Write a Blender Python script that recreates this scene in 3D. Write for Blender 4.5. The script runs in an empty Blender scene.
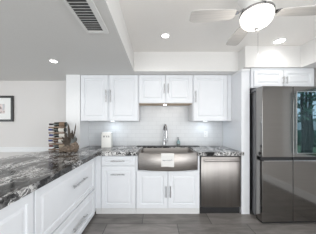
import bpy, bmesh, math, random
from mathutils import Vector, Matrix
random.seed(7)
S = bpy.context.scene
COL = S.collection
PI = math.pi

# ------------------------------------------------------------------ camera
cam_d = bpy.data.cameras.new('camera')
cam_d.sensor_width = 36.0
cam_d.lens = 162.0 / 316.0 * 36.0
cam_d.shift_x = 3.0 / 316.0
cam_d.shift_y = 7.0 / 316.0
cam_d.clip_start = 0.05
cam = bpy.data.objects.new('camera', cam_d)
cam.location = (0, 0, 1.32)
cam.rotation_euler = (PI / 2, 0, 0)
COL.objects.link(cam)
S.camera = cam

# ------------------------------------------------------------------ world, exposure, large lights
S.view_settings.view_transform = 'Standard'
S.view_settings.look = 'None'
S.view_settings.gamma = 1.0
S.view_settings.use_curve_mapping = False
S.view_settings.exposure = 0.07
w = bpy.data.worlds.new('world')
S.world = w
w.use_nodes = True
bg = w.node_tree.nodes['Background']
bg.inputs[0].default_value = (0.72, 0.86, 1.0, 1)
bg.inputs[1].default_value = 1.3


def area(name, loc, rot, sx, sy, power, color=(1, 1, 1)):
    d = bpy.data.lights.new(name, 'AREA')
    d.shape = 'RECTANGLE'
    d.size = sx
    d.size_y = sy
    d.energy = power
    d.color = color
    o = bpy.data.objects.new(name, d)
    o.location = loc
    o.rotation_euler = rot
    COL.objects.link(o)
    return o


# area lights added at made-up openings: behind the camera, left and right
area('added_daylight_back', (0.0, -2.55, 1.15), (PI / 2, 0, 0), 4.6, 2.0, 98, (1.0, 0.978, 0.95))
area('added_daylight_left', (-4.05, 0.6, 1.2), (0, -PI / 2, 0), 1.8, 3.0, 31, (1.0, 0.985, 0.965))
area('added_daylight_right', (2.66, -1.1, 1.35), (0, PI / 2, 0), 1.3, 1.6, 52, (0.96, 0.975, 1.0))

# ------------------------------------------------------------------ materials
MATS = {}


def nodes_of(name):
    m = bpy.data.materials.new(name)
    m.use_nodes = True
    nt = m.node_tree
    b = nt.nodes['Principled BSDF']
    MATS[name] = m
    return m, nt, b


def N(nt, kind, **kw):
    n = nt.nodes.new(kind)
    for k, v in kw.items():
        if k in n.inputs:
            n.inputs[k].default_value = v
        else:
            setattr(n, k, v)
    return n


def ramp(nt, stops, interp='LINEAR'):
    n = nt.nodes.new('ShaderNodeValToRGB')
    cr = n.color_ramp
    cr.interpolation = interp
    while len(cr.elements) > 1:
        cr.elements.remove(cr.elements[0])
    cr.elements[0].position = stops[0][0]
    cr.elements[0].color = (*stops[0][1], 1)
    for p, c in stops[1:]:
        e = cr.elements.new(p)
        e.color = (*c, 1)
    return n


def mapped(nt, scale=(1, 1, 1), rot=(0, 0, 0), coord='Object'):
    tc = nt.nodes.new('ShaderNodeTexCoord')
    mp = nt.nodes.new('ShaderNodeMapping')
    mp.inputs['Scale'].default_value = scale
    mp.inputs['Rotation'].default_value = rot
    nt.links.new(tc.outputs[coord], mp.inputs['Vector'])
    return mp


def plain(name, color, rough=0.5, metal=0.0, noise=0.04, scale=40.0, bump=0.0, emis=None, stretch=(1, 1, 1), coat=0.0):
    m, nt, b = nodes_of(name)
    L = nt.links
    mp = mapped(nt, stretch)
    nz = N(nt, 'ShaderNodeTexNoise', Scale=scale, Detail=3.0)
    L.new(mp.outputs[0], nz.inputs['Vector'])
    lo = tuple(max(0, c * (1 - noise)) for c in color)
    hi = tuple(min(1, c * (1 + noise)) for c in color)
    r = ramp(nt, [(0.3, lo), (0.7, hi)])
    L.new(nz.outputs['Fac'], r.inputs[0])
    L.new(r.outputs[0], b.inputs['Base Color'])
    b.inputs['Roughness'].default_value = rough
    b.inputs['Metallic'].default_value = metal
    if coat:
        b.inputs['Coat Weight'].default_value = coat
    if bump:
        bp = N(nt, 'ShaderNodeBump', Strength=bump, Distance=0.002)
        L.new(nz.outputs['Fac'], bp.inputs['Height'])
        L.new(bp.outputs[0], b.inputs['Normal'])
    if emis:
        b.inputs['Emission Color'].default_value = (*emis[0], 1)
        b.inputs['Emission Strength'].default_value = emis[1]
    return m


def steel(name, color, rough=0.28, stretch=(120, 120, 1.2), var=0.10):
    m, nt, b = nodes_of(name)
    L = nt.links
    mp = mapped(nt, stretch)
    nz = N(nt, 'ShaderNodeTexNoise', Scale=1.0, Detail=4.0)
    L.new(mp.outputs[0], nz.inputs['Vector'])
    r = ramp(nt, [(0.3, tuple(c * (1 - var) for c in color)), (0.7, tuple(min(1, c * (1 + var)) for c in color))])
    L.new(nz.outputs['Fac'], r.inputs[0])
    L.new(r.outputs[0], b.inputs['Base Color'])
    b.inputs['Metallic'].default_value = 1.0
    mr = N(nt, 'ShaderNodeMapRange')
    mr.inputs['To Min'].default_value = rough * 0.85
    mr.inputs['To Max'].default_value = rough * 1.2
    L.new(nz.outputs['Fac'], mr.inputs['Value'])
    L.new(mr.outputs[0], b.inputs['Roughness'])
    return m


plain('wall_paint', (0.70, 0.678, 0.665), 0.75, noise=0.01, scale=60, bump=0.05)
plain('soffit_paint', (0.74, 0.73, 0.72), 0.75, noise=0.01, scale=60, bump=0.05)
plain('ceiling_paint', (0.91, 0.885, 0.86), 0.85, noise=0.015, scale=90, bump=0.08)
plain('lower_ceiling_tone', (0.69, 0.68, 0.665), 0.85, noise=0.015, scale=90, bump=0.08)  # darker than the raised ceiling's tone
plain('trim_white', (0.81, 0.815, 0.825), 0.4, noise=0.01)
plain('cabinet_white', (0.775, 0.79, 0.82), 0.32, noise=0.012, scale=8)
plain('cabinet_inside', (0.55, 0.55, 0.56), 0.6, noise=0.02)
plain('toe_kick_white', (0.70, 0.70, 0.70), 0.5, noise=0.02)
plain('raw_wood', (0.62, 0.47, 0.33), 0.6, noise=0.15, scale=6, stretch=(1, 8, 8))
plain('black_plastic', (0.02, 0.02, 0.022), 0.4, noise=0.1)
plain('dark_gap', (0.012, 0.012, 0.014), 0.6, noise=0.1)
plain('grey_plastic', (0.22, 0.22, 0.23), 0.5, noise=0.05)
plain('white_plastic', (0.74, 0.74, 0.74), 0.35, noise=0.01)
plain('enamel_white', (0.88, 0.87, 0.84), 0.25, noise=0.015, scale=10, coat=0.3)
plain('mark_grey', (0.10, 0.10, 0.11), 0.6, noise=0.1)
plain('soft_grey_ink', (0.30, 0.31, 0.33), 0.8, noise=0.1)
plain('towel_white', (0.74, 0.73, 0.715), 0.95, noise=0.06, scale=120, bump=0.5)
steel('brushed_steel', (0.315, 0.295, 0.282), 0.38, stretch=(16, 16, .4), var=0.07)
steel('sink_steel', (0.43, 0.40, 0.38), 0.43, stretch=(1.5, 60, 120))
steel('fridge_steel', (0.29, 0.282, 0.272), 0.10, stretch=(1.2, 1.2, 60), var=0.03)
steel('fridge_side', (0.22, 0.22, 0.225), 0.35, var=0.05)
steel('door_side_steel', (0.42, 0.42, 0.41), 0.3, var=0.05)
steel('nickel', (0.56, 0.56, 0.565), 0.25, stretch=(20, 20, 20), var=0.04)
plain('chrome', (0.40, 0.40, 0.41), 0.12, metal=1.0, noise=0.02)
plain('dark_glass_panel', (0.36, 0.45, 0.49), 0.02, metal=1.0, noise=0.02, scale=3)
plain('picture_black', (0.012, 0.012, 0.012), 0.35, noise=0.1)
plain('picture_mat', (0.86, 0.86, 0.85), 0.7, noise=0.01)
plain('bottle_dark', (0.018, 0.022, 0.016), 0.08, noise=0.1, coat=0.5)
plain('bottle_brown', (0.075, 0.035, 0.018), 0.10, noise=0.1, coat=0.5)
plain('bottle_label', (0.78, 0.74, 0.68), 0.7, noise=0.06, scale=30)
plain('bottle_label_tan', (0.52, 0.43, 0.33), 0.7, noise=0.1, scale=30)
plain('foil_blue', (0.06, 0.07, 0.22), 0.35, metal=0.4, noise=0.1)
plain('foil_red', (0.16, 0.03, 0.03), 0.35, metal=0.4, noise=0.1)
plain('rack_wood', (0.20, 0.13, 0.085), 0.55, noise=0.25, scale=14, stretch=(1, 6, 6))
plain('driftwood', (0.19, 0.145, 0.11), 0.85, noise=0.75, scale=22, bump=1.0, stretch=(1, 4, 4))
plain('agave_leaf', (0.075, 0.058, 0.044), 0.8, noise=0.3, scale=20, stretch=(1, 1, 3))
plain('agave_pale', (0.17, 0.18, 0.175), 0.6, noise=0.2, scale=20)
plain('teal_glass', (0.22, 0.33, 0.34), 0.12, noise=0.08, coat=0.4)
plain('blade_wood', (0.50, 0.485, 0.47), 0.45, noise=0.10, scale=5, stretch=(1, 14, 14))
plain('fan_white', (0.84, 0.83, 0.81), 0.4, noise=0.02)
plain('vent_metal', (0.60, 0.60, 0.59), 0.45, noise=0.03)
plain('vent_duct', (0.10, 0.10, 0.10), 0.7, noise=0.1)
plain('vent_frame_paint', (0.74, 0.735, 0.72), 0.5, noise=0.02)
plain('lit_bowl', (0.95, 0.93, 0.9), 0.3, noise=0.0, emis=((1.0, 0.95, 0.88), 2.2))
plain('lit_lens', (0.95, 0.95, 0.95), 0.3, noise=0.0, emis=((1.0, 0.97, 0.93), 9.0))
plain('lit_led', (0.95, 0.95, 0.95), 0.3, noise=0.0, emis=((0.86, 0.94, 1.0), 3.0))
plain('lit_puck', (0.95, 0.95, 0.95), 0.3, noise=0.0, emis=((1.0, 0.96, 0.90), 10.0))
plain('tree_bark', (0.045, 0.05, 0.048), 0.9, noise=0.4, scale=12, bump=0.8, stretch=(3, 3, 0.6))
plain('tree_leaf', (0.045, 0.11, 0.075), 0.6, noise=0.5, scale=2)
plain('tree_leaf_pale', (0.10, 0.19, 0.16), 0.6, noise=0.5, scale=2)
plain('lawn_green', (0.16, 0.24, 0.13), 0.9, noise=0.4, scale=5)
plain('fence_white', (0.66, 0.70, 0.72), 0.7, noise=0.06, scale=3)


def floor_material():
    m, nt, b = nodes_of('stone_floor')
    L = nt.links
    mp = mapped(nt, (1, 1, 1))
    mp.inputs['Location'].default_value = (0.17, 0.03, 0)
    br = N(nt, 'ShaderNodeTexBrick', Scale=1.0)
    br.inputs['Mortar Size'].default_value = 0.004
    br.inputs['Mortar Smooth'].default_value = 0.3
    br.inputs['Brick Width'].default_value = 0.92
    br.inputs['Row Height'].default_value = 0.31
    br.inputs['Color1'].default_value = (0.0, 0, 0, 1)
    br.inputs['Color2'].default_value = (1, 1, 1, 1)
    br.inputs['Mortar'].default_value = (0.5, 0.5, 0.5, 1)
    L.new(mp.outputs[0], br.inputs['Vector'])
    mp2 = mapped(nt, (1.6, 7.0, 1))
    nz = N(nt, 'ShaderNodeTexNoise', Scale=1.6, Detail=7.0, Roughness=0.62, Distortion=0.6)
    L.new(mp2.outputs[0], nz.inputs['Vector'])
    add = N(nt, 'ShaderNodeMath', operation='MULTIPLY_ADD')
    L.new(br.outputs['Color'], add.inputs[0])
    add.inputs[1].default_value = 0.28
    L.new(nz.outputs['Fac'], add.inputs[2])
    r = ramp(nt, [(0.30, (0.092, 0.084, 0.080)), (0.55, (0.172, 0.159, 0.150)), (0.85, (0.29, 0.268, 0.253))])
    L.new(add.outputs[0], r.inputs[0])
    mx = N(nt, 'ShaderNodeMix', data_type='RGBA')
    L.new(br.outputs['Fac'], mx.inputs['Factor'])
    L.new(r.outputs[0], mx.inputs['A'])
    mx.inputs['B'].default_value = (0.035, 0.033, 0.032, 1)
    L.new(mx.outputs['Result'], b.inputs['Base Color'])
    b.inputs['Roughness'].default_value = 0.42
    bp = N(nt, 'ShaderNodeBump', Strength=0.25, Distance=0.003)
    bp.invert = True
    L.new(br.outputs['Fac'], bp.inputs['Height'])
    L.new(bp.outputs[0], b.inputs['Normal'])


floor_material()


def tile_material():
    m, nt, b = nodes_of('subway_tile')
    L = nt.links
    tc = nt.nodes.new('ShaderNodeTexCoord')
    sx = nt.nodes.new('ShaderNodeSeparateXYZ')
    cx = nt.nodes.new('ShaderNodeCombineXYZ')
    L.new(tc.outputs['Object'], sx.inputs[0])
    ad = N(nt, 'ShaderNodeMath', operation='ADD')
    L.new(sx.outputs[0], ad.inputs[0])
    L.new(sx.outputs[1], ad.inputs[1])
    L.new(ad.outputs[0], cx.inputs[0])
    L.new(sx.outputs[2], cx.inputs[1])
    br = N(nt, 'ShaderNodeTexBrick', Scale=1.0)
    br.inputs['Mortar Size'].default_value = 0.0035
    br.inputs['Mortar Smooth'].default_value = 0.4
    br.inputs['Brick Width'].default_value = 0.152
    br.inputs['Row Height'].default_value = 0.0762
    br.inputs['Color1'].default_value = (0.62, 0.63, 0.645, 1)
    br.inputs['Color2'].default_value = (0.64, 0.65, 0.665, 1)
    br.inputs['Mortar'].default_value = (0.56, 0.57, 0.585, 1)
    L.new(cx.outputs[0], br.inputs['Vector'])
    L.new(br.outputs['Color'], b.inputs['Base Color'])
    b.inputs['Roughness'].default_value = 0.16
    bp = N(nt, 'ShaderNodeBump', Strength=0.2, Distance=0.002)
    bp.invert = True
    L.new(br.outputs['Fac'], bp.inputs['Height'])
    L.new(bp.outputs[0], b.inputs['Normal'])


tile_material()


GX, GY = 2.6, 0.2


def granite_material():
    m, nt, b = nodes_of('veined_granite')
    L = nt.links
    mp = mapped(nt, (1, 1, 1), (0, 0, 0.10))
    mp.inputs['Location'].default_value = (GX, GY, 0)
    # warp
    wn = N(nt, 'ShaderNodeTexNoise', Scale=2.3, Detail=5.0, Roughness=0.6)
    L.new(mp.outputs[0], wn.inputs['Vector'])
    ws = N(nt, 'ShaderNodeVectorMath', operation='MULTIPLY_ADD')
    L.new(wn.outputs['Color'], ws.inputs[0])
    ws.inputs[1].default_value = (0.34, 0.34, 0.34)
    L.new(mp.outputs[0], ws.inputs[2])
    st = N(nt, 'ShaderNodeVectorMath', operation='MULTIPLY')
    L.new(ws.outputs[0], st.inputs[0])
    st.inputs[1].default_value = (12.0, 2.6, 7.0)
    n1 = N(nt, 'ShaderNodeTexNoise', Scale=1.0, Detail=9.0, Roughness=0.66)
    L.new(st.outputs[0], n1.inputs['Vector'])
    # thin white veins where the stretched noise crosses its middle
    v = ramp(nt, [(0.40, (0, 0, 0)), (0.470, (0.12, 0.12, 0.12)), (0.486, (1, 1, 1)), (0.516, (1, 1, 1)), (0.532, (0.12, 0.12, 0.12)), (0.59, (0, 0, 0))])
    L.new(n1.outputs['Fac'], v.inputs[0])
    # patches in which the veins are strong
    n2 = N(nt, 'ShaderNodeTexNoise', Scale=0.42, Detail=3.0)
    L.new(st.outputs[0], n2.inputs['Vector'])
    pr = ramp(nt, [(0.39, (0.08, 0.08, 0.08)), (0.55, (1, 1, 1))])
    L.new(n2.outputs['Fac'], pr.inputs[0])
    mu = N(nt, 'ShaderNodeMath', operation='MULTIPLY')
    L.new(v.outputs[0], mu.inputs[0])
    L.new(pr.outputs[0], mu.inputs[1])
    # base stone
    n3 = N(nt, 'ShaderNodeTexNoise', Scale=1.7, Detail=8.0, Roughness=0.7)
    L.new(st.outputs[0], n3.inputs['Vector'])
    base = ramp(nt, [(0.34, (0.004, 0.004, 0.005)), (0.55, (0.018, 0.0175, 0.018)), (0.64, (0.11, 0.105, 0.105)), (0.76, (0.34, 0.33, 0.33))])
    L.new(n3.outputs['Fac'], base.inputs[0])
    mx = N(nt, 'ShaderNodeMix', data_type='RGBA')
    L.new(mu.outputs[0], mx.inputs['Factor'])
    L.new(base.outputs[0], mx.inputs['A'])
    mx.inputs['B'].default_value = (0.80, 0.79, 0.78, 1)
    # finer crossing veins and flecks
    n4 = N(nt, 'ShaderNodeTexNoise', Scale=2.6, Detail=8.0, Roughness=0.7, Distortion=0.5)
    L.new(st.outputs[0], n4.inputs['Vector'])
    v4 = ramp(nt, [(0.45, (0, 0, 0)), (0.495, (0.75, 0.75, 0.75)), (0.505, (0.75, 0.75, 0.75)), (0.55, (0, 0, 0))])
    L.new(n4.outputs['Fac'], v4.inputs[0])
    n5 = N(nt, 'ShaderNodeTexNoise', Scale=3.5, Detail=2.0)
    L.new(mp.outputs[0], n5.inputs['Vector'])
    p5 = ramp(nt, [(0.48, (0, 0, 0)), (0.62, (1, 1, 1))])
    L.new(n5.outputs['Fac'], p5.inputs[0])
    m5 = N(nt, 'ShaderNodeMath', operation='MULTIPLY')
    L.new(v4.outputs[0], m5.inputs[0])
    L.new(p5.outputs[0], m5.inputs[1])
    mx5 = N(nt, 'ShaderNodeMix', data_type='RGBA')
    L.new(m5.outputs[0], mx5.inputs['Factor'])
    L.new(mx.outputs['Result'], mx5.inputs['A'])
    mx5.inputs['B'].default_value = (0.86, 0.85, 0.84, 1)
    L.new(mx5.outputs['Result'], b.inputs['Base Color'])
    b.inputs['Roughness'].default_value = 0.13
    b.inputs['Specular IOR Level'].default_value = 0.26


granite_material()


def glass_material():
    m = bpy.data.materials.new('window_glass')
    m.use_nodes = True
    nt = m.node_tree
    nt.nodes.remove(nt.nodes['Principled BSDF'])
    out = nt.nodes['Material Output']
    tr = N(nt, 'ShaderNodeBsdfTransparent')
    tr.inputs[0].default_value = (0.95, 0.98, 0.97, 1)
    gl = N(nt, 'ShaderNodeBsdfGlossy')
    gl.inputs['Roughness'].default_value = 0.0
    fr = N(nt, 'ShaderNodeFresnel')
    fr.inputs['IOR'].default_value = 1.16
    mx = N(nt, 'ShaderNodeMixShader')
    nt.links.new(fr.outputs[0], mx.inputs[0])
    nt.links.new(tr.outputs[0], mx.inputs[1])
    nt.links.new(gl.outputs[0], mx.inputs[2])
    nt.links.new(mx.outputs[0], out.inputs[0])
    MATS['window_glass'] = m


glass_material()


def print_material():
    # the little abstract print: a soft dark and rosy smudge on pale paper
    m, nt, b = nodes_of('abstract_print')
    L = nt.links
    mp = mapped(nt, (1, 1, 1))
    nz = N(nt, 'ShaderNodeTexNoise', Scale=9.0, Detail=4.0, Distortion=1.0)
    L.new(mp.outputs[0], nz.inputs['Vector'])
    r = ramp(nt, [(0.36, (0.06, 0.05, 0.055)), (0.47, (0.45, 0.35, 0.34)), (0.56, (0.78, 0.70, 0.68)), (0.70, (0.55, 0.57, 0.60))])
    L.new(nz.outputs['Fac'], r.inputs[0])
    L.new(r.outputs[0], b.inputs['Base Color'])
    b.inputs['Roughness'].default_value = 0.6


print_material()

# ------------------------------------------------------------------ mesh helpers


class MB:
    """collects shapes, in coordinates minus an origin, then links ONE mesh object"""

    def __init__(self, origin=(0, 0, 0)):
        self.bm = bmesh.new()
        self.o = Vector(origin)

    def box(self, x0, x1, y0, y1, z0, z1, bevel=0.0, seg=2):
        r = bmesh.ops.create_cube(self.bm, size=1.0)
        vs = r['verts']
        for v in vs:
            v.co = Vector(((x0 + x1) / 2 + v.co.x * (x1 - x0), (y0 + y1) / 2 + v.co.y * (y1 - y0), (z0 + z1) / 2 + v.co.z * (z1 - z0))) - self.o
        if bevel > 0:
            es = set()
            for v in vs:
                es.update(v.link_edges)
            bmesh.ops.bevel(self.bm, geom=list(es), offset=bevel, segments=seg, affect='EDGES', profile=0.5)
        return self

    def loft(self, rings, cap0=True, cap1=True, closed=True):
        """rings: lists of points with the same count, skinned in order"""
        R = [[self.bm.verts.new(Vector(p) - self.o) for p in ring] for ring in rings]
        n = len(R[0])
        for a, b in zip(R[:-1], R[1:]):
            for i in range(n if closed else n - 1):
                j = (i + 1) % n
                self.bm.faces.new((a[i], a[j], b[j], b[i]))
        if cap0:
            self.bm.faces.new(list(reversed(R[0])))
        if cap1:
            self.bm.faces.new(R[-1])
        return self

    def lathe(self, cx, cy, prof, seg=32, axis='Z', cap0=True, cap1=True):
        """prof: (radius, height) along the axis through (cx, cy, 0), or any axis with a 3-point centre"""
        rings = []
        for r, h in prof:
            ring = []
            for i in range(seg):
                a = 2 * PI * i / seg
                c, s = math.cos(a) * max(r, 1e-4), math.sin(a) * max(r, 1e-4)
                ring.append((cx + c, cy + s, h))
            rings.append(ring)
        return self.loft(rings, cap0, cap1)

    def lathe_along(self, p0, d, prof, seg=20):
        d = Vector(d).normalized()
        u = d.orthogonal().normalized()
        v = d.cross(u)
        rings = []
        for r, h in prof:
            r = max(r, 1e-4)
            rings.append([Vector(p0) + d * h + u * (r * math.cos(2 * PI * i / seg)) + v * (r * math.sin(2 * PI * i / seg)) for i in range(seg)])
        return self.loft(rings)

    def tube(self, pts, r, seg=12):
        pts = [Vector(p) for p in pts]
        rr = r if isinstance(r, (list, tuple)) else [r] * len(pts)
        rings = []
        u = None
        for i, p in enumerate(pts):
            t = (pts[min(i + 1, len(pts) - 1)] - pts[max(i - 1, 0)]).normalized()
            if u is None:
                u = t.orthogonal().normalized()
            else:
                u = (u - t * u.dot(t)).normalized()
            v = t.cross(u)
            rings.append([p + u * (rr[i] * math.cos(2 * PI * k / seg)) + v * (rr[i] * math.sin(2 * PI * k / seg)) for k in range(seg)])
        return self.loft(rings)

    def prism(self, poly, z0, z1, bevel=0.0):
        bot = [self.bm.verts.new(Vector((x, y, z0)) - self.o) for x, y in poly]
        top = [self.bm.verts.new(Vector((x, y, z1)) - self.o) for x, y in poly]
        n = len(poly)
        fb = self.bm.faces.new(list(reversed(bot)))
        ft = self.bm.faces.new(top)
        for i in range(n):
            j = (i + 1) % n
            self.bm.faces.new((bot[i], bot[j], top[j], top[i]))
        if bevel:
            es = set(ft.edges) | set(fb.edges)
            bmesh.ops.bevel(self.bm, geom=list(es), offset=bevel, segments=2, affect='EDGES', profile=0.5)
        return self

    def blob(self, c, r, sub=3, jitter=0.0, freq=3.0, seed=0):
        res = bmesh.ops.create_icosphere(self.bm, subdivisions=sub, radius=1.0)
        rnd = random.Random(seed)
        ph = [rnd.uniform(0, 6) for _ in range(6)]
        for v in res['verts']:
            p = v.co.copy()
            k = 1 + jitter * (math.sin(freq * p.x + ph[0]) * math.sin(freq * p.y + ph[1]) + 0.6 * math.sin(2.1 * freq * p.z + ph[2]) * math.cos(1.7 * freq * p.x + ph[3]))
            v.co = Vector((c[0] + p.x * r[0] * k, c[1] + p.y * r[1] * k, c[2] + p.z * r[2] * k)) - self.o
        return self

    def build(self, name, mat, parent=None, smooth=False, angle=0.6):
        bmesh.ops.recalc_face_normals(self.bm, faces=self.bm.faces[:])
        me = bpy.data.meshes.new(name)
        self.bm.to_mesh(me)
        self.bm.free()
        me.materials.append(MATS[mat] if isinstance(mat, str) else mat)
        if smooth:
            for p in me.polygons:
                p.use_smooth = True
            try:
                me.set_sharp_from_angle(angle=angle)
            except Exception:
                pass
        o = bpy.data.objects.new(name, me)
        COL.objects.link(o)
        if parent is not None:
            o.parent = parent
        return o


def thing(name, label, cat, loc=(0, 0, 0), rotz=0.0, group=None):
    o = bpy.data.objects.new(name, None)
    o.empty_display_size = 0.1
    COL.objects.link(o)
    o.location = loc
    o.rotation_euler = (0, 0, rotz)
    return tag(o, label, cat, group)


def tag(o, label, cat, group=None):
    o['label'] = label
    o['category'] = cat
    if group:
        o['group'] = group
    return o


def struct(o):
    o['kind'] = 'structure'
    return o


def copy_tree(o, parent=None):
    c = o.copy()
    COL.objects.link(c)
    c.parent = parent
    for ch in list(o.children):
        copy_tree(ch, c)
    return c


def slab(name, mat, *boxes, bevel=0.0):
    m = MB()
    for b in boxes:
        m.box(*b, bevel=bevel)
    return struct(m.build(name, mat))


# ------------------------------------------------------------------ the setting
ZC = 2.43          # raised ceiling
ZS = 2.13          # lower ceiling and soffits
YB = 3.03          # back wall
XE = -0.33         # edge of the lower ceiling
XR = 2.70          # right wall
YF = -2.6          # wall behind the camera
XL = -4.2

slab('floor', 'stone_floor', (XL - .1, XR + .1, YF - .1, YB + .12, -0.08, 0.0))
slab('wall_back', 'wall_paint', (XL - .1, XR + .1, YB, YB + 0.12, 0, ZC + .1))
slab('wall_left', 'wall_paint', (XL - .12, XL, YF, -0.9, 0, ZC), (XL - .12, XL, 2.1, YB, 0, ZC),
     (XL - .12, XL, -0.9, 2.1, 2.05, ZC), (XL - .12, XL, -0.9, 2.1, 0, 0.35))
WY0, WY1, WZ0, WZ1 = 1.20, 2.10, 0.74, 1.95
SY0, SY1 = -1.95, -0.25
slab('wall_right', 'wall_paint', (XR, XR + .12, YF, SY0, 0, ZC), (XR, XR + .12, SY1, WY0, 0, ZC), (XR, XR + .12, WY1, YB, 0, ZC),
     (XR, XR + .12, SY0, SY1, 0, 0.65), (XR, XR + .12, SY0, SY1, 2.05, ZC),
     (XR, XR + .12, WY0, WY1, 0, WZ0), (XR, XR + .12, WY0, WY1, WZ1, ZC))
slab('wall_front', 'wall_paint', (XL - .1, -2.35, YF - .12, YF, 0, ZC), (2.3, XR + .1, YF - .12, YF, 0, ZC), (-2.35, 2.3, YF - .12, YF, 2.2, ZC))
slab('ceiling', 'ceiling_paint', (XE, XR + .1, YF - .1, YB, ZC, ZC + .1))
slab('ceiling_lower', 'lower_ceiling_tone', (XL, XE, YF, YB, ZS, ZC + .1))
slab('wall_tray_side', 'soffit_paint', (XE, XE + 0.006, YF, 2.49, ZS - 0.0005, ZC))
slab('wall_soffit_back', 'soffit_paint', (XE, 1.285, 2.49, YB, ZS, ZC))
slab('wall_soffit_alcove', 'soffit_paint', (1.285, XR, 2.305, YB, ZS, ZC))
slab('wall_soffit_right', 'soffit_paint', (2.07, XR, YF, 2.305, ZS - .01, ZC))
slab('wall_pier', 'trim_white', (-1.46, -1.232, 2.66, YB, 0, ZS))
slab('wall_alcove', 'wall_paint', (2.335, XR, 2.345, YB, 0, ZS))
slab('wall_backsplash', 'subway_tile', (-1.232, 1.262, YB - 0.012, YB, 0.9145, 1.70))
slab('trim_1', 'trim_white', (XL, -1.46, YB - 0.018, YB, 0.795, 0.885), (XL, -1.46, YB - 0.03, YB, 0.872, 0.892), bevel=0.004)
slab('baseboard_right', 'trim_white', (XR - .015, XR, YF, 2.345, 0, 0.13), bevel=0.004)
slab('baseboard_left', 'trim_white', (XL, XL + .015, YF, YB, 0, 0.13), bevel=0.004)
slab('baseboard_front', 'trim_white', (XL, -2.35, YF, YF + .015, 0, 0.13), (2.3, XR, YF, YF + .015, 0, 0.13), bevel=0.004)

# window in the right wall (seen mirrored in the fridge door)
win = MB()
for b in ((XR - .03, XR + .1, WY0 - .14, WY0 + .03, WZ0 - .07, WZ1 + .07), (XR - .03, XR + .1, WY1 - .03, WY1 + .07, WZ0 - .07, WZ1 + .07),
          (XR - .03, XR + .1, WY0 + .03, WY1 - .03, WZ1 - .03, WZ1 + .07), (XR - .06, XR + .1, WY0 + .03, WY1 - .03, WZ0 - .07, WZ0 + .03)):
    win.box(*b, bevel=0.004)
win = struct(win.build('window_1', 'trim_white'))
MB().box(XR + .05, XR + .056, WY0 + .03, WY1 - .03, WZ0 + .03, WZ1 - .03).build('window_pane', 'window_glass', win)

# unseen sliding glass door, added behind the camera to let daylight in
dr = MB()
for b in ((-2.35, -2.27, YF - .1, YF - .02, 0, 2.2), (2.22, 2.3, YF - .1, YF - .02, 0, 2.2), (-0.05, 0.05, YF - .1, YF - .02, 0, 2.2),
          (-2.27, 2.22, YF - .1, YF - .02, 2.12, 2.2), (-2.27, 2.22, YF - .1, YF - .02, 0, 0.06)):
    dr.box(*b)
dr = struct(dr.build('added_door_1', 'trim_white'))
MB().box(-2.27, -0.05, YF - .07, YF - .064, 0.06, 2.12).box(0.05, 2.22, YF - .07, YF - .064, 0.06, 2.12).build('added_door_pane', 'window_glass', dr)

# made-up window in the left wall, out of view, added for daylight
wl = MB()
for b in ((XL - .1, XL, -0.9, -0.84, .35, 2.05), (XL - .1, XL, 2.04, 2.1, .35, 2.05), (XL - .1, XL, -0.84, 2.04, 1.99, 2.05), (XL - .1, XL, -0.84, 2.04, .35, .41)):
    wl.box(*b)
wl = struct(wl.build('added_window_2', 'trim_white'))
MB().box(XL - .06, XL - .054, -0.84, 2.04, .41, 1.99).build('window_pane', 'window_glass', wl)

ws_ = MB()  # unseen second window, added to light the peninsula from the right
for b in ((XR - .02, XR + .1, SY0 - .06, SY0 + .03, .59, 2.11), (XR - .02, XR + .1, SY1 - .03, SY1 + .06, .59, 2.11), (XR - .02, XR + .1, SY0 + .03, SY1 - .03, 2.02, 2.11), (XR - .02, XR + .1, SY0 + .03, SY1 - .03, .59, .68)):
    ws_.box(*b)
ws_ = struct(ws_.build('added_window_3', 'trim_white'))
MB().box(XR + .05, XR + .056, SY0 + .03, SY1 - .03, .68, 2.02).build('window_pane', 'window_glass', ws_)

# garden ground outside the right-hand window
slab('floor_garden', 'lawn_green', (XR + .13, 16, -11, 9, -0.3, -0.1))

# ------------------------------------------------------------------ cabinets


def panel_door(m, x0, x1, z0, z1, yf, th=0.02, fw=0.058):
    """raised-panel door or drawer front facing -Y"""
    def rect(i, y):
        return [(x0 + i, y, z0 + i), (x1 - i, y, z0 + i), (x1 - i, y, z1 - i), (x0 + i, y, z1 - i)]
    rings = [rect(0, yf + th), rect(0, yf + .003), rect(.003, yf), rect(fw, yf), rect(fw + .005, yf + .012),
             rect(fw + .017, yf + .012), rect(fw + .036, yf + .002)]
    m.loft(rings)
    return m


def bar_pull(parent, c, length, vertical=True, yf=0.0, out=0.032, r=0.0068):
    m = MB()
    x, z = c
    h = length / 2
    if vertical:
        m.tube([(x, yf - out, z - h), (x, yf - out, z + h)], r)
        for s in (-1, 1):
            m.tube([(x, yf, z + s * h * .72), (x, yf - out, z + s * h * .72)], r * .8)
    else:
        m.tube([(x - h, yf - out, z), (x + h, yf - out, z)], r)
        for s in (-1, 1):
            m.tube([(x + s * h * .72, yf, z), (x + s * h * .72, yf - out, z)], r * .8)
    return m.build('handle', 'nickel', parent, smooth=True)


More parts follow.
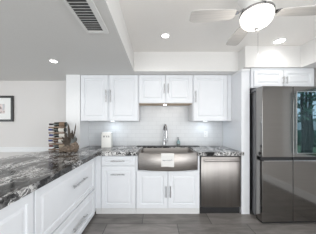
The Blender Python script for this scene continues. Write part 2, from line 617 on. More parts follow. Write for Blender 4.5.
def carcass(parent, x0, x1, y0, y1, z0, z1, t=0.018, mat='cabinet_white', face=0.035, mid=None, rail=None):
    """open box with a face frame; local coordinates, front at y0"""
    m = MB()
    m.box(x0, x0 + t, y0 + .02, y1, z0, z1).box(x1 - t, x1, y0 + .02, y1, z0, z1)
    m.box(x0 + t, x1 - t, y0 + .02, y1, z0, z0 + t).box(x0 + t, x1 - t, y0 + .02, y1, z1 - t, z1)
    m.box(x0 + t, x1 - t, y1 - .008, y1, z0 + t, z1 - t)
    m.box(x0, x0 + face, y0, y0 + .02, z0, z1).box(x1 - face, x1, y0, y0 + .02, z0, z1)
    m.box(x0 + face, x1 - face, y0, y0 + .02, z0, z0 + face).box(x0 + face, x1 - face, y0, y0 + .02, z1 - face, z1)
    if mid:
        m.box(mid - .03, mid + .03, y0, y0 + .02, z0 + face, z1 - face)
    if rail:
        m.box(x0 + face, x1 - face, y0, y0 + .02, rail - .025, rail + .025)
    return m.build('carcass', mat, parent)


def door(parent, x0, x1, z0, z1, yf, handle=None, fw=0.058, name='door', r=.0068):
    d = panel_door(MB(), x0, x1, z0, z1, yf, fw=fw).build(name, 'cabinet_white', parent)
    if handle:
        hx, hz, ln, vert = handle
        bar_pull(d, (hx, hz), ln, vert, yf, r=r)
    return d


UY = 2.66     # front of the upper doors
UB = UY + 0.022

# uppers: local x measured from the left end, y from the back of the doors
ul = thing('upper_cabinet', 'white double-door wall cabinet left of the sink, above the white canister', 'cabinet', (-1.228, UB, 1.37), 0, 'upper cabinets on the back wall')
WL = 1.228 - 0.272
carcass(ul, 0, WL, 0, YB - UB - .014, 0, ZS - 1.37 - .002, mid=.465)
door(ul, 0.006, 0.452, 0.004, 0.755, -0.022, (0.432, 0.405, 0.20, True))
door(ul, 0.478, WL - 0.012, 0.004, 0.755, -0.022, (0.502, 0.405, 0.20, True))
MB().lathe(0.48, 0.17, [(0.034, -0.0035), (0.036, -0.0005)], 24).build('puck_light', 'lit_led', ul)

um = thing('upper_cabinet', 'short white two-door wall cabinet hung high over the sink and faucet', 'cabinet', (-0.270, UB, 1.664), 0, 'upper cabinets on the back wall')
WM = 0.270 + 0.622
carcass(um, 0, WM, 0, YB - UB - .014, 0, ZS - 1.664 - .002, mid=.446)
door(um, 0.008, 0.442, 0.004, 0.46, -0.022, (0.424, 0.235, 0.155, True))
door(um, 0.450, WM - 0.008, 0.004, 0.46, -0.022, (0.485, 0.235, 0.155, True))
MB().box(0.0, WM, 0.02, YB - UB - .03, -0.004, -0.0005).build('bottom_panel', 'raw_wood', um)
pk = MB().lathe(0.44, 0.10, [(0.036, -0.016), (0.038, -0.012), (0.038, -0.004)], 24).build('puck_light', 'trim_white', um, True)
MB().lathe(0.44, 0.10, [(0.029, -0.019), (0.031, -0.0162)], 24).build('lens', 'lit_puck', pk)

ur = thing('upper_cabinet', 'white single-door wall cabinet right of the sink, above the dishwasher', 'cabinet', (0.624, UB, 1.37), 0, 'upper cabinets on the back wall')
WR = 1.262 - 0.624
carcass(ur, 0, WR, 0, YB - UB - .014, 0, ZS - 1.37 - .002)
door(ur, 0.012, 0.565, 0.004, 0.755, -0.022, (0.040, 0.395, 0.19, True))
MB().box(0.572, WR, -0.012, 0.0, 0, ZS - 1.37 - .002).build('filler', 'cabinet_white', ur)
MB().lathe(0.26, 0.17, [(0.034, -0.0035), (0.036, -0.0005)], 24).build('puck_light', 'lit_led', ur)

# the lamps of those light strips and of the puck
for nm, x, y, z, sx, e in (('under_cabinet_lamp', -0.748, UB + .17, 1.358, 0.05, 0.5), ('under_cabinet_lamp', 0.884, UB + .17, 1.358, 0.05, 0.6)):
    area(nm, (x, y, z), (0, 0, 0), sx, sx, e, (0.76, 0.89, 1.0))
area('puck_lamp', (0.17, UB + .10, 1.64), (0, 0, 0), 0.06, 0.06, 0.2, (1.0, 0.95, 0.88))

# cabinet over the fridge
uf = thing('upper_cabinet', 'short white two-door cabinet directly over the stainless refrigerator', 'cabinet', (1.392, 2.342, 1.842), 0, 'upper cabinets on the back wall')
WF = 2.30 - 1.392
carcass(uf, 0, WF, 0, 0.65, 0, ZS - 1.842 - .002, mid=.455)
door(uf, 0.030, 0.448, 0.012, 0.246, -0.022, (0.430, 0.10, 0.10, True), fw=.045)
door(uf, 0.462, 0.882, 0.012, 0.246, -0.022, (0.482, 0.10, 0.10, True), fw=.045)

# end panel between dishwasher and fridge
ep = thing('end_panel', 'tall white cabinet end panel between the dishwasher and the refrigerator', 'cabinet panel', (1.325, 2.40, 0))
MB().box(-0.060, 0.060, -0.03, 0.62, 0, 2.09, bevel=.002).build('panel', 'cabinet_white', ep)
MB().box(-0.062, 0.062, -0.042, 0.62, 2.0901, 2.128, bevel=.004).build('crown_strip', 'trim_white', ep)

# base cabinets on the back run, fronts at d = 2.355
BY = 2.377
ZT = 0.860


def toe(parent, x0, x1, y, mat='toe_kick_white', h=0.0875):
    return MB().box(x0, x1, y, y + .018, 0.0, h).build('toe_kick', mat, parent)


corner = thing('base_cabinet', 'white blind corner cabinet where the peninsula meets the back counter', 'cabinet', (-1.226, BY, 0), 0, 'base cabinets')
m = MB().box(0.0, 0.436, 0.003, 0.63, 0.088, ZT).box(0.346, 0.436, -0.005, 0.0025, 0.088, ZT)
m.build('carcass', 'cabinet_white', corner)

toe(corner, 0.36, 0.436, .004)

bl = thing('base_cabinet', 'narrow white base cabinet with one drawer over a pull-out, left of the sink', 'cabinet', (-0.787, BY, 0), 0, 'base cabinets')
carcass(bl, 0, 0.507, 0, 0.63, 0.088, ZT, rail=.714)
door(bl, 0.006, 0.500, 0.718, 0.850, -0.022, (0.25, 0.785, 0.20, False), fw=.03, name='drawer')
door(bl, 0.006, 0.500, 0.094, 0.706, -0.022, (0.25, 0.592, 0.20, False))
toe(bl, 0, 0.507, .004)

bs = thing('base_cabinet', 'white two-door sink base cabinet under the steel apron sink', 'cabinet', (-0.277, BY, 0), 0, 'base cabinets')
ZSK = 0.640
carcass(bs, 0, 0.930, 0, 0.63, 0.088, ZSK, mid=.4645)
for x0_ in (0, .906):
    MB().box(x0_, x0_ + .024, 0, .63, ZSK, ZT).build('stile', 'cabinet_white', bs)
door(bs, 0.010, 0.461, 0.094, 0.632, -0.022, (0.436, 0.345, 0.16, True))
door(bs, 0.468, 0.920, 0.094, 0.632, -0.022, (0.496, 0.345, 0.16, True))
toe(bs, 0, 0.930, .004)

# peninsula cabinets, turned to face +X; local x runs along +Y of the room
PX = -0.872


def turned(y):
    return (PX, y, 0)


pd = thing('base_cabinet', 'wide white peninsula cabinet with two deep drawers and bar pulls', 'cabinet', turned(1.145), PI / 2, 'base cabinets')
LW = 2.372 - 1.145
carcass(pd, 0, LW, 0, 0.56, 0.046, ZT, rail=.412)
door(pd, 0.006, 1.14, 0.420, 0.850, -0.022, (0.66, 0.672, 0.32, False), fw=.05, name='drawer', r=.0085)
door(pd, 0.006, 1.14, 0.052, 0.404, -0.022, (0.66, 0.222, 0.32, False), fw=.05, name='drawer', r=.0085)
MB().box(1.146, LW, -0.004, 0, 0.046, ZT).build('filler', 'cabinet_white', pd)
toe(pd, 0, LW, .012, 'black_plastic', .0455)  # black colour stands in for the shadow line along the floor

pc = thing('base_cabinet', 'white peninsula cabinet with plain raised-panel doors, nearest the camera', 'cabinet', turned(0.30), PI / 2, 'base cabinets')
LC = 0.842
carcass(pc, 0, LC, 0, 0.56, 0.046, ZT, mid=.421)
door(pc, 0.006, 0.418, 0.052, 0.850, -0.022, (0.39, 0.70, 0.18, True))
door(pc, 0.424, 0.836, 0.052, 0.850, -0.022)
toe(pc, 0, LC, .012, 'black_plastic', .0455)  # shadow line at the cabinet foot, painted as a black strip

# ------------------------------------------------------------------ worktop
poly = [(-0.824, 0.27), (-0.824, 2.335), (-0.246, 2.335), (-0.246, 2.866), (0.617, 2.866), (0.617, 2.335), (1.285, 2.335), (1.285, 2.364),
        (1.262, 2.364), (1.262, YB - .013), (-1.230, YB - .013), (-1.230, 2.656), (-1.50, 2.656), (-1.64, 2.46), (-1.85, 1.93), (-1.97, 1.1), (-2.0, 0.27)]
ct = MB((-.9, 1.5, .862)).prism(poly, 0.862, 0.914, bevel=.004).build('countertop', 'veined_granite')
ct.location = (-.9, 1.5, .862)
tag(ct, 'black and white veined granite worktop running along the peninsula and back wall', 'countertop')

plain('black_granite', (0.02, 0.02, 0.022), 0.2, noise=0.8, scale=60)
MB((-.9, 1.5, .862)).box(-0.33, 0.80, 2.895, YB - .014, .9143, .9245, bevel=.002).build('rear_sill', 'black_granite', ct)

# ------------------------------------------------------------------ sink


def sink_front(u):     # u in -1..1
    return 2.350 - 0.090 * (1 - u * u)


SX0, SX1 = -0.243, 0.614
sk = thing('apron_sink', 'stainless steel farmhouse sink with a bowed apron front', 'sink', (0.185, 2.60, 0.655))
o = sk.location
NSEG = 24
xs = [SX0 + (SX1 - SX0) * i / NSEG for i in range(NSEG + 1)]
us = [-1 + 2 * i / NSEG for i in range(NSEG + 1)]
zb, zt = 0.657, 0.902
mm = MB(o)
front_t = [(x, sink_front(u)) for x, u in zip(xs, us)]
back_t = [(x, sink_front(u) + 0.030) for x, u in zip(xs, us)]
outline = front_t + list(reversed(back_t))


def inset_ring(z, k):
    f = [(x, sink_front(u) + k) for x, u in zip(xs, us)]
    bk = [(x, sink_front(u) + 0.030 - k) for x, u in zip(xs, us)]
    return [(x, y, z) for x, y in f + list(reversed(bk))]


mm.loft([inset_ring(zb, 0.010), inset_ring(zb + .010, 0.0), inset_ring(zt - .008, 0.0), inset_ring(zt, 0.008)])
mm.build('apron', 'sink_steel', sk, True, 0.9)
# basin: outer skin and inner skin
bi = MB(o)
yfr = 2.381
ybk = 2.862


def rr(x0, x1, y0, y1, z, r=0.05, n=5):
    pts = []
    for cx, cy, a0 in ((x1 - r, y1 - r, 0), (x0 + r, y1 - r, 90), (x0 + r, y0 + r, 180), (x1 - r, y0 + r, 270)):
        for i in range(n + 1):
            a = math.radians(a0 + 90 * i / n)
            pts.append((cx + r * math.cos(a), cy + r * math.sin(a), z))
    return pts


bi.loft([rr(SX0 + .012, SX1 - .012, yfr, ybk - .004, zb + .01, .03), rr(SX0 + .002, SX1 - .002, yfr, ybk, 0.89, .012),
         rr(SX0 + .002, SX1 - .002, yfr, ybk, 0.897, .012), rr(SX0 + .022, SX1 - .022, yfr + .012, ybk - .022, 0.897, .04),
         rr(SX0 + .024, SX1 - .024, yfr + .014, ybk - .024, 0.70, .05), rr(SX0 + .06, SX1 - .06, yfr + .05, ybk - .06, 0.678, .05)])
basin = bi.build('basin', 'sink_steel', sk, True, 0.7)
MB(o).lathe(0.185, 2.62, [(0.055, 0.679), (0.055, 0.683), (0.04, 0.684), (0.02, 0.680)], 28).build('drain', 'chrome', sk, True)

# faucet
fx, fy = 0.165, 2.94
fa = thing('faucet', 'tall chrome gooseneck pull-down faucet behind the sink', 'faucet', (fx, fy, 0.925))
o = fa.location
MB(o).lathe(fx, fy, [(0.030, .9252), (0.030, .929), (0.024, .935), (0.021, .948), (0.021, 1.02), (0.017, 1.03)], 28).build('base', 'chrome', fa, True)
pts = [(fx, fy, 1.02), (fx, fy, 1.20)]
RN = 0.095
for i in range(1, 15):
    a = PI * i / 14 * 0.97
    pts.append((fx + 0.16 * (RN - RN * math.cos(a)), fy - (RN - RN * math.cos(a)), 1.20 + RN * math.sin(a) * 1.1))
MB(o).tube(pts, 0.0165, 14).build('spout', 'chrome', fa, True)
e = Vector(pts[-1])
MB(o).lathe_along(e + Vector((0, 0, 0.005)), (0, 0.02, -1), [(0.0185, 0), (0.022, 0.02), (0.022, 0.10), (0.025, 0.13), (0.022, 0.135)], 20).build('spray_head', 'chrome', fa, True)
MB(o).tube([(fx + .018, fy, 0.985), (fx + .045, fy, 0.99), (fx + .062, fy - .004, 1.02), (fx + .068, fy - .006, 1.07)], [.011, .010, .007, .006], 12).build('lever', 'chrome', fa, True)

# soap bottle
bx, by = 0.425, 2.94
sp = thing('soap_bottle', 'small teal glass soap bottle behind the sink, right of the faucet', 'bottle', (bx, by, 0.925))
o = sp.location
MB(o).lathe(bx, by, [(0.028, .9252), (0.033, .931), (0.033, .985), (0.028, 1.005), (0.014, 1.025), (0.012, 1.035)], 24).build('body', 'teal_glass', sp, True)
m = MB(o).lathe(bx, by, [(0.015, 1.035), (0.015, 1.052), (0.006, 1.056), (0.006, 1.072)], 18)
m.tube([(bx + .004, by, 1.074), (bx - .012, by - .012, 1.076), (bx - .022, by - .022, 1.070)], .006, 10)
m.build('pump', 'grey_plastic', sp, True)
MB(o).lathe(bx, by, [(0.0338, .93), (0.0338, .965)], 24, cap0=False, cap1=False).build('label_band', 'agave_pale', sp, True)

# canister
cx, cy = -0.845, 2.86
cn = thing('canister', 'white enamel lidded canister with dark lettering on the back counter', 'canister', (cx, cy, 0.914))
o = cn.location
m = MB(o)
m.loft([rr(cx - .086, cx + .086, cy - .07, cy + .07, z, .022) for z in (.9145, .92, 1.150)])
m.build('body', 'enamel_white', cn, True)
m = MB(o)
m.loft([rr(cx - .078 + k, cx + .078 - k, cy - .064 + k, cy + .064 - k, z, .02) for z, k in ((1.1505, 0), (1.176, 0), (1.182, .008))])
m.build('lid', 'enamel_white', cn, True)
m = MB(o)
yy = cy - .0702
for i, (gx, wd) in enumerate(((-.050, .016), (-.026, .014), (0.004, .018), (0.038, .020))):
    m.box(cx + gx, cx + gx + .005, yy - .001, yy, 1.088, 1.118)
    m.box(cx + gx + .005, cx + gx + wd, yy - .001, yy, 1.112, 1.118)
    if i != 1:
        m.box(cx + gx + wd - .005, cx + gx + wd, yy - .001, yy, 1.088, 1.112)
    m.box(cx + gx + .005, cx + gx + wd - .004, yy - .001, yy, 1.100, 1.105)
m.build('lettering', 'mark_grey', cn)

# outlet on the tile
ou = thing('wall_outlet', 'white electrical outlet plate on the tiled backsplash right of the sink', 'outlet', (0.945, YB - .012, 1.13))
o = ou.location
MB(o).box(.908, .982, YB - .018, YB - .0125, 1.072, 1.188, bevel=.002).build('plate', 'white_plastic', ou)
for z in (1.105, 1.155):
    rc = MB(o).box(.928, .962, YB - .0205, YB - .0182, z - .018, z + .018, bevel=.0008).build('receptacle', 'trim_white', ou)
    MB(o).box(.936, .9385, YB - .0212, YB - .0206, z - .006, z + .008).box(.951, .9535, YB - .0212, YB - .0206, z - .006, z + .008).build('slot', 'dark_gap', rc)

# dish towel over the apron
tw = thing('dish_towel', 'white printed dish towel hung over the front of the sink apron', 'towel', (.175, 2.26, .72))
o = tw.location
tx0, tx1 = 0.085, 0.266
prof = []
nx = 14
rings = []
for i in range(nx + 1):
    t = i / nx
    x = tx0 + (tx1 - tx0) * t
    u = -1 + 2 * (x - SX0) / (SX1 - SX0)
    yf = sink_front(u)
    yb_ = yf + .030
    wv = 0.0025 * math.sin(t * 9.0) + .001 * math.sin(t * 23)
    g = 0.0035
    outer = [(yf - g - .004 - wv, .724 + .003 * math.sin(t * 5)), (yf - g - .003 + wv * .6, .80), (yf - g - .003, .87), (yf - g - .002, .897), (yf + .004, .9085), (yf + .015, .9105), (yb_ - .004, .9085), (yb_ + .006, .897), (yb_ + .007, .86), (yb_ + .008, .80)]
    inner = [(yb_ + .003, .80), (yb_ + .003, .86), (yb_ + .002, .896), (yb_ - .004, .9045), (yf + .015, .9055), (yf + .004, .9045), (yf - .0015, .896), (yf - .0015, .87), (yf - .002 + wv * .3, .80), (yf - .003 - wv, .724 + .003 * math.sin(t * 5))]
    rings.append([(x, y, z) for y, z in outer + inner])
MB(o).loft(rings).build('cloth', 'towel_white', tw, True, 1.2)
# the grey printed line of script, too small to read in the photo
m = MB(o)


def on_towel(x):
    u = -1 + 2 * (x - SX0) / (SX1 - SX0)
    return sink_front(u) - .0092


pts = []
for i in range(90):
    t = i / 89
    x = 0.106 + 0.135 * t
    z = .816 + .006 * math.sin(t * 58) * (0.7 + .3 * math.sin(t * 11)) + (.008 if (i // 9) % 4 == 1 else 0) * math.sin(t * 29)
    pts.append((x + .002 * math.cos(t * 58), on_towel(x), z))
m.tube(pts, .0026, 6)
pts = [(0.098 + .012 * math.cos(a) + .0, on_towel(0.098) , .745 + .012 * math.sin(a)) for a in [i * .35 for i in range(14)]]
m.tube(pts, .0012, 6)
m.build('printed_script', 'soft_grey_ink', tw)

# ------------------------------------------------------------------ dishwasher
dw = thing('dishwasher', 'stainless steel dishwasher with a wide bar handle under the counter', 'dishwasher', (0.958, 2.36, 0))
o = dw.location
X0, X1 = 0.660, 1.256
MB(o).box(X0 + .01, X1 - .01, 2.385, 2.94, 0.10, 0.858).build('tub', 'grey_plastic', dw)
# slightly bowed door skin
rings = []
n = 18
for i in range(n + 1):
    t = i / n
    x = X0 + .012 + (X1 - X0 - .024) * t
    u = 2 * t - 1
    y = 2.352 - .010 * (1 - u ** 2) + (0.006 if i in (0, n) else 0)
    rings.append([(x, y + .006, .112), (x, y, .118), (x, y, .838), (x, y + .006, .846), (x, 2.384, .846), (x, 2.384, .112)])
dd = MB(o).loft(rings).build('door', 'brushed_steel', dw, True, 0.8)
m = MB(o)
m.box(X0 + .045, X1 - .045, 2.300, 2.316, .781, .809, bevel=.005)
for x in (X0 + .07, X1 - .07):
    m.box(x - .012, x + .012, 2.308, 2.349, .787, .803)
m.build('handle', 'brushed_steel', dd, True)
MB(o).box(X0 + .012, X1 - .012, 2.352, 2.384, .8465, .859, bevel=.002).build('control_strip', 'black_plastic', dw)
MB(o).box(X0 + .005, X1 - .005, 2.40, 2.42, 0.0, .098).build('toe_kick', 'black_plastic', dw)

# ------------------------------------------------------------------ refrigerator (turned very slightly)
fr = thing('refrigerator', 'four-door stainless steel refrigerator with a mirrored glass door panel', 'refrigerator', (1.412, 2.130, 0), math.radians(2.0))
W_, H_ = 0.836, 1.820
MB().box(0.008, W_ - .008, .140, .66, .03, 1.775, bevel=.006).build('body', 'fridge_side', fr)
for x in (.06, W_ - .06):
    for y in (.19, .60):
        MB().lathe(x, y, [(.02, 0.001), (.02, .03)], 14).build('foot', 'black_plastic', fr)
MB().box(.012, W_ - .012, .018, .139, .004, .0275).build('kick_grille', 'black_plastic', fr)
MID = W_ / 2
ZM = .852
gap = .004


def fdoor(x0, x1, z0, z1, name):
    d = MB().box(x0, x1, 0, .125, z0, z1, bevel=.003, seg=2).build(name, 'fridge_steel', fr)
    return d


f1 = fdoor(0, MID - gap, ZM + .030, H_, 'door')
f2 = fdoor(MID + gap, W_, ZM + .030, H_, 'door')
f3 = fdoor(0, MID - gap, .028, ZM - .020, 'door')
f4 = fdoor(MID + gap, W_, .028, ZM - .020, 'door')
for xa, xb in ((.004, MID - gap - .004), (MID + gap + .004, W_ - .004)):
    MB().box(xa, xb, .012, .060, ZM - .019, ZM + .029).build('pocket_handle', 'dark_gap', fr)
MB().box(.02, MID - .006, -.003, .010, ZM - .026, ZM - .014, bevel=.003).build('handle_lip', 'nickel', f3)
MB().box(MID + .006, W_ - .02, -.003, .010, ZM - .026, ZM - .014, bevel=.003).build('handle_lip', 'nickel', f4)
MB().box(MID - gap + .0005, MID + gap - .0005, .05, .07, .02, H_ - .02).build('seam', 'dark_gap', fr)
g = MB().box(MID + .052, W_ - .045, -.0035, -.0004, ZM + .085, H_ - .075, bevel=.001).build('glass_panel', 'dark_glass_panel', f2)
m = MB()
m.box(MID + .042, MID + .0515, -.005, -.0003, ZM + .075, H_ - .065).box(W_ - .0445, W_ - .035, -.005, -.0003, ZM + .075, H_ - .065)
m.box(MID + .0515, W_ - .0445, -.005, -.0003, ZM + .075, ZM + .0845).box(MID + .0515, W_ - .0445, -.005, -.0003, H_ - .0745, H_ - .065)
m.build('panel_rim', 'nickel', f2)
for x in (.05, W_ - .05):
    MB().box(x - .035, x + .035, .128, .26, H_ - .036, H_ + .004, bevel=.005).build('hinge_cover', 'grey_plastic', fr)

# ------------------------------------------------------------------ wine rack and bottles
wx, wy = -1.515, 2.515
wr = thing('wine_rack', 'dark wooden stacking wine rack standing at the far end of the peninsula', 'wine rack', (wx, wy, .914))
o = wr.location
levels = [0.978, 1.062, 1.146, 1.230, 1.314]
m = MB(o)
for sx_ in (-.07, .09):
    for ya, yb_ in ((.046, .060),):
        MB(o).box(wx + sx_ - .009, wx + sx_ + .009, wy + ya, wy + yb_, .9145, 1.35, bevel=.002).build('upright', 'rack_wood', wr)
for z in levels:
    for sx_ in (-.07, .09):
        MB(o).box(wx + sx_ - .011, wx + sx_ + .011, wy - .0435, wy + .0455, z - .052, z - .038, bevel=.002).build('cradle', 'rack_wood', wr)
    m = MB(o)
    m.box(wx - .10, wx + .135, wy - .060, wy - .0437, z - .056, z - .036, bevel=.002)
    m.build('rail', 'rack_wood', wr)
BOT = [('bottle_dark', 'foil_red', 'bottle_label_tan', 'red capped'), ('bottle_brown', 'foil_blue', 'bottle_label', 'blue capped'), ('bottle_dark', 'foil_blue', 'bottle_label', 'blue capped'),
       ('bottle_dark', 'foil_blue', 'bottle_label', 'blue capped'), ('bottle_dark', 'black_plastic', 'rack_wood', 'black capped')]
LAB = ['wine bottle in the lowest slot of the wooden rack', 'wine bottle in the second slot up of the wooden rack',
       'wine bottle in the middle slot of the wooden rack', 'wine bottle in the second slot from the top of the rack',
       'dark wine bottle in the topmost slot of the wooden rack']
for i, z in enumerate(levels):
    gm, fm, lm, cap = BOT[i]
    bx0 = wx + .145 - 0.010 * (i % 2)
    zc = z + .0005
    b = thing('wine_bottle', LAB[i], 'bottle', (bx0, wy, zc), 0, 'bottles in the wine rack')
    b.scale = (.86, .97, .97)
    p0 = (0, 0, 0)
    MB().lathe_along(p0, (-1, 0, 0), [(.030, 0), (.037, .006), (.037, .185), (.034, .20), (.022, .225), (.0145, .245), (.0135, .28), (.0135, .296)], 24).build('glass', gm, b, True, .8)
    MB().lathe_along((-.242, 0, 0), (-1, 0, 0), [(.0158, 0), (.0152, .055), (.0158, .058), (.0158, .068), (.012, .070)], 18).build('foil_cap', fm, b, True)
    lb = MB()
    R_ = .0374
    ring0, ring1 = [], []
    rings = []
    for k in range(13):
        a = math.radians(-160 + 250 * k / 12)
        y_, z_ = R_ * math.sin(a - PI / 2), R_ * math.cos(a - PI / 2)
        y2, z2 = y_ * 1.01, z_ * 1.01
        rings.append([(-.022, y_, z_), (-.118, y_, z_), (-.118, y2, z2), (-.022, y2, z2)])
    lb.loft(rings)
    lb.build('paper_label' if i < 4 else 'dark_label', lm, b, True)

# driftwood with a spiky dried succulent
dx, dy = -1.225, 2.335
dw_ = MB((dx, dy, .914))
dw_.blob((dx - .03, dy, .960), (.088, .062, .048), 4, .22, 3.6, 3)
dw_.blob((dx + .07, dy - .005, .985), (.056, .050, .068), 3, .26, 4.2, 5)
dw_.blob((dx - .10, dy - .01, .948), (.045, .045, .034), 3, .25, 4.0, 8)
dw_.blob((dx + .02, dy + .01, 1.005), (.045, .04, .035), 3, .3, 5.0, 11)
dwo = dw_.build('driftwood', 'driftwood', None, True, 3)
dwo.location = (dx, dy, .914)
lo = min(v.co.z for v in dwo.data.vertices)
for v in dwo.data.vertices:
    v.co.z = max(v.co.z, 0.001)
tag(dwo, 'lumpy brown driftwood block on the counter in front of the white pier', 'driftwood')


def leaf(m, base, tip, wdt, bend=0.02, th=.005):
    b = Vector(base)
    t = Vector(tip)
    d = (t - b)
    side = d.cross(Vector((0.15, 1, 0))).normalized()
    nrm = side.cross(d).normalized()
    rings = []
    for i in range(8):
        s = i / 7
        c = b + d * s + nrm * (bend * math.sin(s * PI))
        wv = wdt * (0.55 + 0.9 * s) * (1 - s) ** 0.55 + .0008
        tv = th * (1 - s) + .0006
        rings.append([c - side * wv, c - nrm * tv, c + side * wv, c + nrm * tv])
    m.loft(rings)


ag = thing('succulent', 'grey-brown spiky dried succulent growing out of the driftwood', 'plant', (dx - .01, dy, 1.03))
LV = [((-.01, .0, -.02), (-.025, .01, .300), .030, 'agave_leaf'), ((.02, .01, .0), (.085, .02, .305), .016, 'agave_leaf'), ((.01, -.01, -.02), (.035, -.02, .17), .034, 'agave_leaf'),
      ((-.02, 0, -.03), (-.065, -.02, .19), .028, 'agave_leaf'), ((.04, -.01, -.02), (.10, -.03, .12), .034, 'agave_pale'), ((.0, -.02, -.03), (-.03, -.05, .11), .032, 'agave_leaf'),
      ((.01, .015, -.02), (.02, .04, .21), .026, 'agave_leaf'), ((.03, -.02, -.02), (.06, -.05, .09), .030, 'agave_pale'), ((-.03, -.01, -.04), (-.10, -.03, .06), .030, 'agave_leaf'),
      ((.05, 0, -.01), (.10, .0, .10), .028, 'agave_leaf'), ((-.04, -.01, -.04), (-.09, -.03, .11), .026, 'agave_leaf')]
for bs_, tp, wd, mt in LV:
    m = MB()
    leaf(m, bs_, tp, wd)
    m.build('leaf', mt, ag, True, 1.0)

# ------------------------------------------------------------------ picture on the left wall
px0, px1, pz0, pz1 = -3.33, -2.637, 1.365, 1.845
pf = thing('framed_picture', 'black framed abstract print with a wide white mat on the grey wall', 'picture', ((px0 + px1) / 2, YB, (pz0 + pz1) / 2))
o = pf.location
m = MB(o)
fwd = .040
m.box(px0, px1, YB - .028, YB - .001, pz1 - fwd, pz1, bevel=.003).box(px0, px1, YB - .028, YB - .001, pz0, pz0 + fwd, bevel=.003)
m.box(px0, px0 + fwd, YB - .028, YB - .001, pz0 + fwd, pz1 - fwd, bevel=.003).box(px1 - fwd, px1, YB - .028, YB - .001, pz0 + fwd, pz1 - fwd, bevel=.003)
m.build('frame', 'picture_black', pf)
MB(o).box(px0 + fwd, px1 - fwd, YB - .012, YB - .002, pz0 + fwd, pz1 - fwd).build('mat', 'picture_mat', pf)
MB(o).box(px0 + .19, px1 - .16, YB - .0135, YB - .0122, pz0 + .15, pz1 - .15).build('print', 'abstract_print', pf)

# ------------------------------------------------------------------ ceiling vent
vt = thing('ceiling_vent', 'long white slatted air vent in the lower ceiling above the peninsula', 'vent', (-.50, 1.0, ZS))
o = vt.location
vx0, vx1, vy0, vy1 = -.600, -.405, .62, 1.435
ix0, ix1, iy0, iy1 = -.578, -.446, .655, 1.400
m = MB(o)
m.box(vx0, ix0, vy0, vy1, ZS - .012, ZS - .0005, bevel=.003).box(ix1, vx1, vy0, vy1, ZS - .012, ZS - .0005, bevel=.003)
m.box(ix0, ix1, vy0, iy0, ZS - .012, ZS - .0005, bevel=.003).box(ix0, ix1, iy1, vy1, ZS - .012, ZS - .0005, bevel=.003)
m.build('frame', 'vent_frame_paint', vt)
MB(o).box(ix0, ix1, iy0, iy1, ZS - .0022, ZS - .0006).build('duct', 'vent_duct', vt)
n = 26
for i in range(n):
    y = iy0 + (iy1 - iy0) * (i + .5) / n
    m = MB(o)
    m.loft([[(x, y - .011, ZS - .0115), (x, y - .0095, ZS - .0125), (x, y + .010, ZS - .0035), (x, y + .0085, ZS - .0028)] for x in (ix0, ix1)])
    m.build('slat', 'vent_metal', vt)

# ------------------------------------------------------------------ recessed lights


def can_light(x, y, z, r, label, power):
    t = thing('recessed_light', label, 'ceiling light', (x, y, z), 0, 'recessed ceiling lights')
    MB().lathe(0, 0, [(r * 1.25, -.0006), (r * 1.25, -.006), (r, -.008), (r, -.0012)], 32, cap0=False, cap1=False).build('trim_ring', 'trim_white', t, True)
    MB().lathe(0, 0, [(r * .97, -.0045), (r * .97, -.0010)], 32).build('lens', 'lit_lens', t)
    d = bpy.data.lights.new('can_lamp', 'SPOT')
    d.energy = power
    d.spot_size = math.radians(150)
    d.spot_blend = 0.8
    d.shadow_soft_size = r
    d.color = (1.0, 0.97, 0.93)
    lo_ = bpy.data.objects.new('can_lamp', d)
    lo_.location = (0, 0, -.02)
    lo_.parent = t
    COL.objects.link(lo_)
    return t


can_light(-1.30, 2.08, ZS, .042, 'small round recessed light in the lower ceiling over the peninsula', 7)
can_light(0.13, 2.03, ZC, .044, 'small round recessed light in the raised ceiling in front of the sink', 5)
can_light(1.66, 2.16, ZC, .062, 'round recessed light in the raised ceiling in front of the refrigerator', 8)

# ------------------------------------------------------------------ ceiling fan
FX, FY = 0.705, 1.125
cf = thing('ceiling_fan', 'white ceiling fan with pale wooden blades and a lit glass bowl', 'ceiling fan', (FX, FY, ZC), math.radians(-4.5))
MB().lathe(0, 0, [(.075, -.0005), (.080, -.02), (.060, -.06), (.045, -.075)], 36).build('canopy', 'fan_white', cf, True)
MB().lathe(0, 0, [(.045, -.0755), (.10, -.10), (.118, -.14), (.118, -.22), (.10, -.262), (.085, -.285), (.085, -.325)], 40).build('motor_housing', 'fan_white', cf, True)
ZB = -.345
for k in range(4):
    a = k * PI / 2
    ca, sa = math.cos(a), math.sin(a)

    def P(rad, off, z):
        return (rad * ca - off * sa, rad * sa + off * ca, z)
    rings = []
    for rad, hw in ((.145, .030), (.155, .042), (.22, .050), (.34, .056), (.42, .057), (.445, .050), (.455, .036)):
        tl = .10
        rings.append([P(rad, -hw, ZB - hw * tl), P(rad, hw, ZB + hw * tl), P(rad, hw, ZB + hw * tl + .007), P(rad, -hw, ZB - hw * tl + .007)])
    MB().loft(rings).build('blade', 'blade_wood', cf)
    m = MB()
    m.loft([[P(r_, -h_, z_), P(r_, h_, z_), P(r_, h_, z_ + .005), P(r_, -h_, z_ + .005)] for r_, h_, z_ in ((.088, .014, -.315), (.12, .012, ZB + .012), (.15, .024, ZB + .0095), (.20, .020, ZB + .0095))])
    m.build('blade_iron', 'chrome', cf)
MB().lathe(0, 0, [(.085, -.3255), (.102, -.332), (.106, -.338), (.106, -.347), (.101, -.350)], 40).build('light_rim', 'chrome', cf, True)
bowl = [(.100, -.3505), (.103, -.362), (.102, -.378), (.094, -.402), (.078, -.422), (.052, -.437), (.025, -.443), (.008, -.444)]
MB().lathe(0, 0, bowl, 40).build('glass_bowl', 'lit_bowl', cf, True, 2)
MB().lathe(0, 0, [(.014, -.4445), (.016, -.448), (.011, -.457), (.004, -.462)], 20).build('finial', 'nickel', cf, True)
ch = MB()
ch.tube([(0.020, .02, -.4455), (0.020, .02, -.66)], .0014, 6)
ch = ch.build('pull_chain', 'nickel', cf, True)
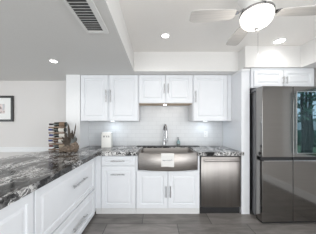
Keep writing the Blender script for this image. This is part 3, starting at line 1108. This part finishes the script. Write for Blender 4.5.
MB().lathe(0.020, .02, [(.003, -.6605), (.008, -.672), (.008, -.688), (.003, -.695)], 14).build('chain_knob', 'fan_white', ch, True)
d = bpy.data.lights.new('fan_lamp', 'POINT')
d.energy = 4.5
d.shadow_soft_size = .12
d.color = (1.0, .94, .86)
lo_ = bpy.data.objects.new('fan_lamp', d)
lo_.location = (0, 0, -.64)
lo_.parent = cf
COL.objects.link(lo_)

# ------------------------------------------------------------------ garden seen mirrored in the fridge door
TR = [(4.4, -0.24, .045, 'tree_leaf', 'dark green slender tree nearest the window outside'), (5.3, -0.95, .05, 'tree_leaf_pale', 'pale green garden tree, second from the window'),
      (6.3, -1.75, .06, 'tree_leaf', 'dark garden tree, third from the window outside'), (7.3, -2.6, .07, 'tree_leaf', 'dark leafy tree in the middle of the garden outside'),
      (8.3, -3.9, .08, 'tree_leaf_pale', 'pale tree, second from the garden hedge outside'), (9.3, -4.85, .09, 'tree_leaf', 'dark tree right before the garden hedge outside')]
for i, (x, y, r, lf, lab) in enumerate(TR):
    t = thing('garden_tree', lab, 'tree', (x, y, -.1), 0, 'garden trees outside the window')
    rnd = random.Random(20 + i)
    MB().tube([(0, 0, 0), (.05, .03, 1.0), (-.03, .05, 2.0), (.04, 0, 3.2)], [r, r * .85, r * .7, r * .45], 12).build('trunk', 'tree_bark', t, True)
    m = MB()
    for k in range(55):
        a = rnd.uniform(0, 2 * PI)
        q = rnd.uniform(0, 1) ** .5 * .36
        c = Vector((q * math.cos(a), q * math.sin(a), rnd.uniform(1.5, 3.9)))
        sz = rnd.uniform(.05, .11)
        u = Vector((rnd.uniform(-1, 1), rnd.uniform(-1, 1), rnd.uniform(-1, 1))).normalized()
        v = u.orthogonal().normalized()
        n_ = u.cross(v) * .004
        ring = [c + u * sz, c + v * sz * .5, c - u * sz, c - v * sz * .5]
        m.loft([[p - n_ for p in ring], [p + n_ for p in ring]])
    m.build('foliage', lf, t)
fn = MB().box(11.0, 11.06, -10, 2, -.1, 1.7)
fn = fn.build('garden_fence', 'fence_white')
tag(fn, 'pale boarded fence at the end of the garden outside the window', 'fence')

hg = MB((10.4, -4.5, -.1))
rnd = random.Random(5)
for k in range(26):
    y = -9.5 + k * .44
    hg.blob((10.4 + rnd.uniform(-.06, .06), y, .40), (.34, .36, .5 + rnd.uniform(0, .18)), 3, .12, 6.0, k)
hg = hg.build('garden_hedge', 'tree_leaf', None, True, 3)
hg.location = (10.4, -4.5, -.1)
tag(hg, 'low dark green clipped hedge running along the garden fence', 'hedge')
